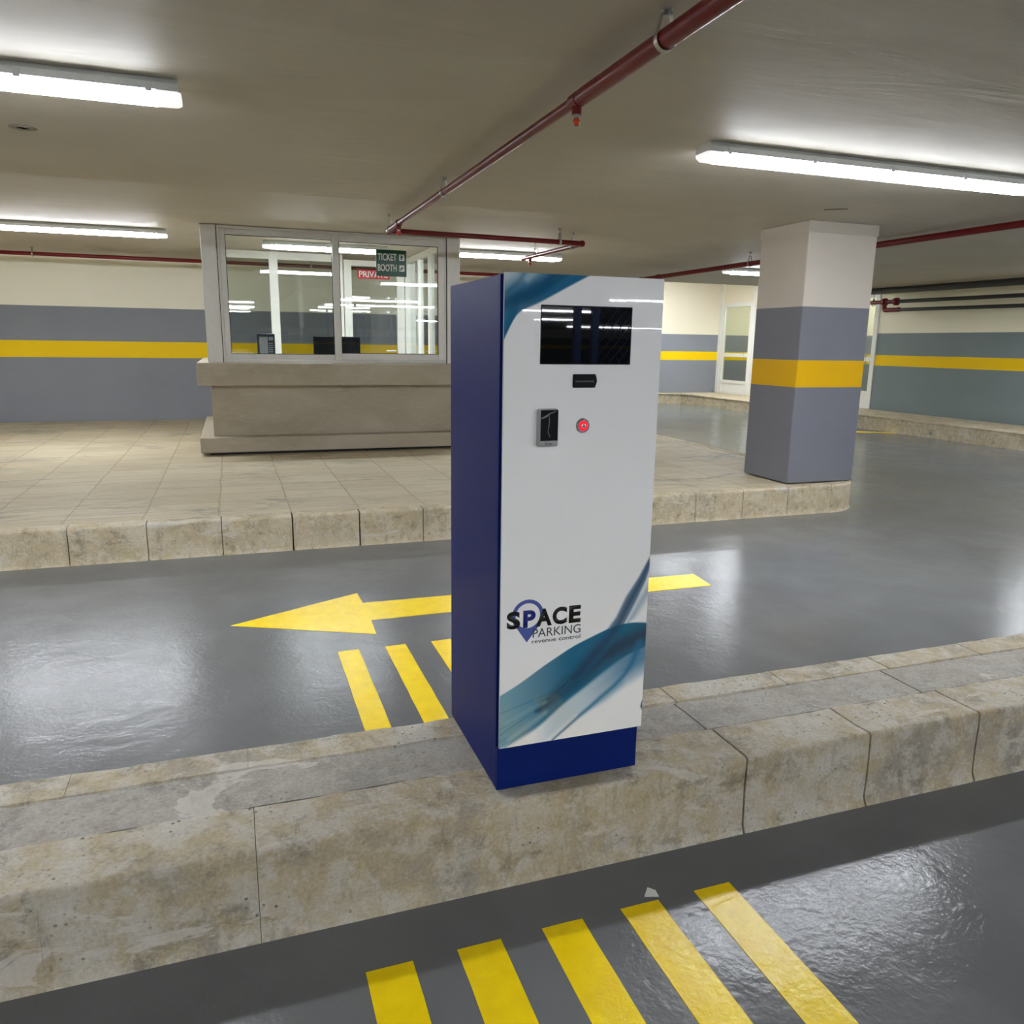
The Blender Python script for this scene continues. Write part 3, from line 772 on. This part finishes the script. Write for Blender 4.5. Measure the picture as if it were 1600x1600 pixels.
# printed glass front: fine grid carrying the printed artwork
GX0, GX1, GZ0, GZ1, GY = .6645, 1.1225, .411, 1.727, 1.947
def smooth(e0, e1, x):
    t = np.clip((x - e0) / (e1 - e0), 0, 1); return t * t * (3 - 2 * t)
def artwork(x, z):
    """x,z in mm from the lower left corner of the glass -> rgb"""
    c = np.ones(x.shape + (3,)) * np.array(lin((252, 252, 251))[:3])
    def lay(a, rgb):
        nonlocal c
        a = np.clip(a, 0, 1)[..., None]; c = c * (1 - a) + np.array(lin(rgb)[:3]) * a
    def curve(pts, xx): return np.interp(xx, [p[0] for p in pts], [p[1] for p in pts])
    def sm(pts):      # smooth a polyline
        pts = sorted(pts); xs = np.linspace(pts[0][0], pts[-1][0], 60); ys = np.interp(xs, [p[0] for p in pts], [p[1] for p in pts])
        kk = np.ones(7) / 7; yp = np.concatenate([[2 * ys[0] - ys[3 - i] for i in range(3)], ys, [2 * ys[-1] - ys[-2 - i] for i in range(3)]]); return list(zip(xs, np.convolve(yp, kk, 'valid')))
    def dist(pts, ws):
        best = np.full(x.shape, 1e9)
        for (a, b, wa, wb) in zip(pts, pts[1:], ws, ws[1:]):
            dx, dz = b[0] - a[0], b[1] - a[1]; t = np.clip(((x - a[0]) * dx + (z - a[1]) * dz) / (dx * dx + dz * dz), 0, 1)
            best = np.minimum(best, np.hypot(x - a[0] - t * dx, z - a[1] - t * dz) / (wa + (wb - wa) * t))
        return best
    top = sm([(0, 164), (57, 192), (134, 240), (222, 288), (313, 322), (364, 338), (416, 340), (462, 333)])
    bot = sm([(0, -4), (35, 8), (119, 48), (197, 112), (268, 157), (318, 191), (375, 224), (421, 244), (462, 256)])
    low = sm([(120, -40), (165, -2), (245, 48), (322, 86), (390, 118), (462, 150)])
    T = curve(top, x); B = curve(bot, x); L = curve(low, x)
    lay(.50 * smooth(-3, 18, T - z) * smooth(0, 40, z - L) * smooth(90, 190, x), (120, 176, 198))
    lay(.75 * smooth(-10, 22, z - B + 6) * smooth(-6, 12, B - z + 40) * smooth(200, 330, x) , (20, 132, 168))
    body = smooth(-1.2, 2.0, T - z) * smooth(-8, 10, z - B)
    lay(body * .85, (70, 148, 172))
    f = smooth(-30, 230, x)
    lay(body * f, (0, 104, 140))
    # brighter blue lower right sheet
    s2 = smooth(0, 14, B + 6 - z) * smooth(0, 70, z - L - 8) * smooth(230, 420, x)
    lay(s2 * .85, (0, 118, 160))
    lay(np.exp(-dist([(470, 300), (393, 276), (316, 246), (256, 200), (186, 150), (120, 105)], [32, 34, 34, 28, 22, 12]) ** 2) * body * .9, (0, 50, 74))
    # diagonal ribbon rising to the right edge
    rib = [(466, 540), (436, 470), (402, 411), (372, 352), (344, 308), (289, 255), (245, 206), (170, 140), (110, 100)]
    d = dist(rib, [6, 13, 18, 17, 22, 27, 22, 14, 5])
    lay(smooth(1.35, .75, d) * np.where(z > T, .85, .55), (0, 92, 134))
    lay(np.exp(-(d * 1.6) ** 2) * .65, (0, 52, 80))
    lay(np.exp(-(dist([(462, 440), (436, 400), (412, 360), (396, 342)], [16, 15, 11, 5])) ** 2) * .55, (30, 130, 162))
    lay(np.exp(-dist([(438, 270), (422, 226), (408, 198), (388, 171), (356, 143), (321, 118), (283, 89), (245, 62), (205, 32), (165, 2)], [14, 11, 9, 8, 8, 8, 7, 6, 5, 4]) ** 2) * .85, (0, 106, 148))
    lay(np.exp(-dist([(380, 150), (330, 112), (250, 70)], [12, 13, 6]) ** 2) * .45, (40, 140, 176))
    for pl, a in (([(0, 109), (87, 133), (166, 157), (210, 190)], .5), ([(0, 42), (98, 97), (176, 142), (220, 180)], .55), ([(14, -2), (60, 30), (118, 60), (197, 119)], .5),
                  ([(0, 60), (80, 96), (170, 138)], .3), ([(0, 20), (60, 52), (150, 105)], .3)):
        lay(np.exp(-dist(pl, [1.6, 2.2, 3.5, 5][:len(pl)]) ** 2) * a, (22, 100, 122))
    lay(np.exp(-dist([(30, 26), (90, 62), (140, 92)], [9, 11, 7]) ** 2) * .4, (176, 206, 212))
    lay(np.exp(-dist([(20, 75), (90, 108), (140, 125)], [8, 9, 6]) ** 2) * .3, (150, 192, 202))
    # upper left swoosh
    ed = sm([(0, 1148), (10, 1168), (24, 1198), (38, 1218), (97, 1243), (165, 1279), (225, 1310), (262, 1330)])
    E_ = curve(ed, x); up = smooth(-2, 5, z - E_) * (x < 262)
    lay(up * .9, (84, 158, 184))
    lay(up * smooth(150, 10, z - E_) * .9, (0, 98, 144))
    lay(np.exp(-dist([(0, 1240), (60, 1262), (110, 1290), (150, 1325)], [26, 24, 18, 14]) ** 2) * up * .8, (0, 74, 114))
    lay(np.exp(-dist([(8, 1268), (33, 1290), (60, 1325)], [6, 6, 4]) ** 2) * up * .6, (0, 92, 130))
    lay(np.exp(-dist([(65, 1252), (128, 1290), (185, 1325)], [8, 7, 6]) ** 2) * up * .6, (0, 84, 118))
    lay(np.exp(-dist([(0, 1310), (20, 1322)], [22, 24]) ** 2) * up * .8, (214, 222, 226))
    lay(np.exp(-dist([(62, 1302), (84, 1325)], [10, 13]) ** 2) * up * .7, (176, 206, 216))
    lay(np.exp(-dist([(10, 1210), (22, 1226)], [9, 5]) ** 2) * (z < E_ + 6) * .0, (226, 226, 226))
    lay(np.exp(-dist([(462, 56), (457, 66), (460, 84)], [6, 6, 4]) ** 4), (0, 96, 124))
    return c
nx, nz = 184, 528
xs = np.linspace(GX0, GX1, nx); zs = np.linspace(GZ0, GZ1, nz)
XX, ZZ = np.meshgrid(xs, zs)
rgb = artwork((XX - GX0) * 1000, (ZZ - GZ0) * 1000).reshape(-1, 3)
me = bpy.data.meshes.new('front_panel')
verts = [(float(a), GY, float(b)) for b in zs for a in xs]
faces = [(j * nx + i, j * nx + i + 1, (j + 1) * nx + i + 1, (j + 1) * nx + i) for j in range(nz - 1) for i in range(nx - 1)]
nv = len(verts)
verts += [(GX0, GY + .009, GZ0), (GX1, GY + .009, GZ0), (GX1, GY + .009, GZ1), (GX0, GY + .009, GZ1)]
c0, c1, c2, c3 = 0, nx - 1, nx * nz - 1, nx * (nz - 1)
faces += [(nv + 3, nv + 2, nv + 1, nv)]
faces += [[nv, nv + 1] + [i for i in range(nx - 1, -1, -1)], [nv + 2, nv + 3] + [c3 + i for i in range(nx)],
          [nv + 1, nv + 2] + [j * nx + nx - 1 for j in range(nz - 1, -1, -1)], [nv + 3, nv] + [j * nx for j in range(nz)]]
me.from_pydata(verts, [], faces)
ca = me.color_attributes.new('print', 'FLOAT_COLOR', 'POINT')
full = np.ones((nv + 4, 4), dtype=np.float32); full[:nv, :3] = rgb; full[nv:, :3] = lin((180, 190, 188))[:3]
ca.data.foreach_set('color', full.ravel())
me.materials.append(PRINT)
fpn = bpy.data.objects.new('front_panel', me); COL.objects.link(fpn); fpn.parent = k; fpn.location = -k.location
fpn['label'] = 'glossy white glass front with teal swooshes'
FY = GY
scr = obj('display_screen', bx(.7645, 1.0285, FY - .0012, FY + .002, 1.4985, 1.650), SCREEN, k)
bm = bmesh.new()
for a in ((.7645, 1.0285, 1.647, 1.650), (.7645, 1.0285, 1.4985, 1.501), (.7645, .767, 1.501, 1.647), (1.026, 1.0285, 1.501, 1.647)): box(bm, a[0], a[1], FY - .0018, FY - .0012, a[2], a[3])
obj('screen_border', bm, BLACK, scr)
# ticket slot
bm = bmesh.new(); box(bm, .859, .926, FY - .006, FY + .001, 1.437, 1.473, bev=.003); prism_y(bm, [(.926, 1.444), (.929, 1.455), (.926, 1.468)], FY - .006, FY)
sl = obj('ticket_slot', bm, BLACK, k)
obj('slot_mouth', bx(.866, .920, FY - .0072, FY - .006, 1.452, 1.456), INKG, sl)
# card reader
cr = obj('card_reader', bx(.757, .8145, FY - .020, FY, 1.283, 1.383, bev=.005, seg=3), SILV, k)
obj('reader_face', bx(.7625, .812, FY - .0215, FY - .0195, 1.2985, 1.380, bev=.0008), RFACE, cr)
bm = bmesh.new()
tube(bm, [(.764, FY - .0218, 1.358), (.776, FY - .0218, 1.363), (.788, FY - .0218, 1.371), (.806, FY - .0218, 1.377)], [.0016, .0028, .0018, .0008], 6)
tube(bm, [(.785, FY - .0218, 1.366), (.7875, FY - .0218, 1.352), (.785, FY - .0218, 1.335), (.7835, FY - .0218, 1.322), (.790, FY - .0218, 1.308)], [.0007, .0012, .0013, .001, .0007], 6)
obj('reader_pale_line', bm, LINE, cr)  # pale grey curved lines laid on the reader face
obj('reader_lettering', text_bm('ZKTeco', .776, .797, 1.2885, 1.294, FY - .0200, .02, .0003), INK, cr)
# call button
bc = (.893, FY, 1.335)
bm = bmesh.new(); lathe(bm, [(.0205, 0), (.0205, -.003), (.018, -.006), (.014, -.006), (.014, -.002)], bc, 'y', 32)
cb = obj('call_button', bm, CHROME, k, False)
bm = bmesh.new(); lathe(bm, [(.0138, -.002), (.0138, -.0062), (.0065, -.0066), (.006, -.004)], bc, 'y', 28); obj('light_ring', bm, LED, cb)
bm = bmesh.new(); lathe(bm, [(.006, -.003), (.006, -.0075), (.004, -.0082)], bc, 'y', 20); obj('button_cap', bm, CHROME, cb)
# printed logo
lg = bmesh.new()
cx_, cz_ = .7445, .806
ro, ri_ = .0475, .0365
prev = None; n = 64; a0 = math.radians(-48); a1 = math.radians(228)
o1 = [(cx_ + ro * math.cos(a0 + (a1 - a0) * i / n), cz_ + ro * math.sin(a0 + (a1 - a0) * i / n)) for i in range(n + 1)]
outer = o1 + [(.7425, .727)]
inn = [(cx_ + ri_ * math.cos(a0 + 2 * math.pi * i / n), cz_ + ri_ * math.sin(a0 + 2 * math.pi * i / n)) for i in range(n)]
vo = [lg.verts.new((x, FY - .0004, z)) for x, z in outer]; vi = [lg.verts.new((x, FY - .0004, z)) for x, z in inn]
es = [lg.edges.new((vo[i], vo[(i + 1) % len(vo)])) for i in range(len(vo))] + [lg.edges.new((vi[i], vi[(i + 1) % n])) for i in range(n)]
bmesh.ops.triangle_fill(lg, edges=es, use_beauty=True)
LG = obj('pin_emblem', lg, INKL, k)
def arcpoly(cx, cz_, ro, ri, a0, a1, n=24):
    A = [(cx + ro * math.cos(math.radians(a0 + (a1 - a0) * i / n)), cz_ + ro * math.sin(math.radians(a0 + (a1 - a0) * i / n))) for i in range(n + 1)]
    B = [(cx + ri * math.cos(math.radians(a0 + (a1 - a0) * i / n)), cz_ + ri * math.sin(math.radians(a0 + (a1 - a0) * i / n))) for i in range(n + 1)]
    return A + B[::-1]
def quadstrip(bm, poly, y):
    n = len(poly) // 2; vs = [bm.verts.new((a, y, b)) for a, b in poly]
    for i in range(n - 1): bm.faces.new((vs[i], vs[i + 1], vs[2 * n - 2 - i], vs[2 * n - 1 - i]))
def word(s, spans_, z0, z1, y, bold, mat, name):
    bm = bmesh.new()
    for ch, (a, b) in zip(s, spans_):
        t = text_bm(ch, a, b, z0, z1, y, bold, .0003); me_ = bpy.data.meshes.new('t'); t.to_mesh(me_); t.free(); bm.from_mesh(me_); bpy.data.meshes.remove(me_)
    return obj(name, bm, mat, k)
word('SACE', [(.682, .7215), (.770, .8175), (.8195, .8635), (.870, .9065)], .7705, .8225, FY - .0006, .045, INK, 'logo_lettering')
word('P', [(.7305, .7675)], .7710, .8220, FY - .0008, .045, INKP, 'logo_lettering')
obj('logo_lettering', text_bm('PARKING', .760, .9075, .7385, .7645, FY - .0006, 0, .0003), INKG, k)
obj('logo_lettering', text_bm('revenue control', .758, .9075, .7215, .7335, FY - .0006, 0.002, .0003), INKG, k)

# ------------------------------------------------------------------ gate behind the viewer, mirrored in the screen
gt = thing('mesh_gate', 'navy steel gate of diamond wire mesh behind the viewer, mirrored in the dark screen', 'gate', (3.5, -3, 0))
for x in (3.04, 3.22): obj('gate_post', bx(x, x + .065, -3.03, -2.97, 0, 2.6), BLUEG, gt)
bm = bmesh.new()
x0, x1, z0, z1, p = 3.285, 4.2, .3, 2.3, .09
def clip(xa, za, xb, zb):
    t0, t1 = 0, 1; dx, dz = xb - xa, zb - za
    for pp, q in ((-dx, xa - x0), (dx, x1 - xa), (-dz, za - z0), (dz, z1 - za)):
        t = q / pp
        if pp < 0: t0 = max(t0, t)
        else: t1 = min(t1, t)
    return (t0, t1) if t1 > t0 else None
i = -40
while i < 60:
    for s in (1, -1):
        xa = x0 + i * p; za = z0 if s > 0 else z1; xb = xa + 3; zb = za + s * 3 * 1.15
        c = clip(xa, za, xb, zb)
        if c:
            tube(bm, [(xa + 3 * c[0], -3 + s * .003, za + s * 3.45 * c[0]), (xa + 3 * c[1], -3 + s * .003, za + s * 3.45 * c[1])], .004, 4)
    i += 1
obj('wire_mesh', bm, BLUEG, gt)
bm = bmesh.new(); box(bm, 3.285, 4.25, -3.02, -2.98, .25, .3); box(bm, 3.285, 4.25, -3.02, -2.98, 2.3, 2.36); box(bm, 4.2, 4.25, -3.02, -2.98, .3, 2.3)
obj('gate_frame', bm, BLUEG, gt)
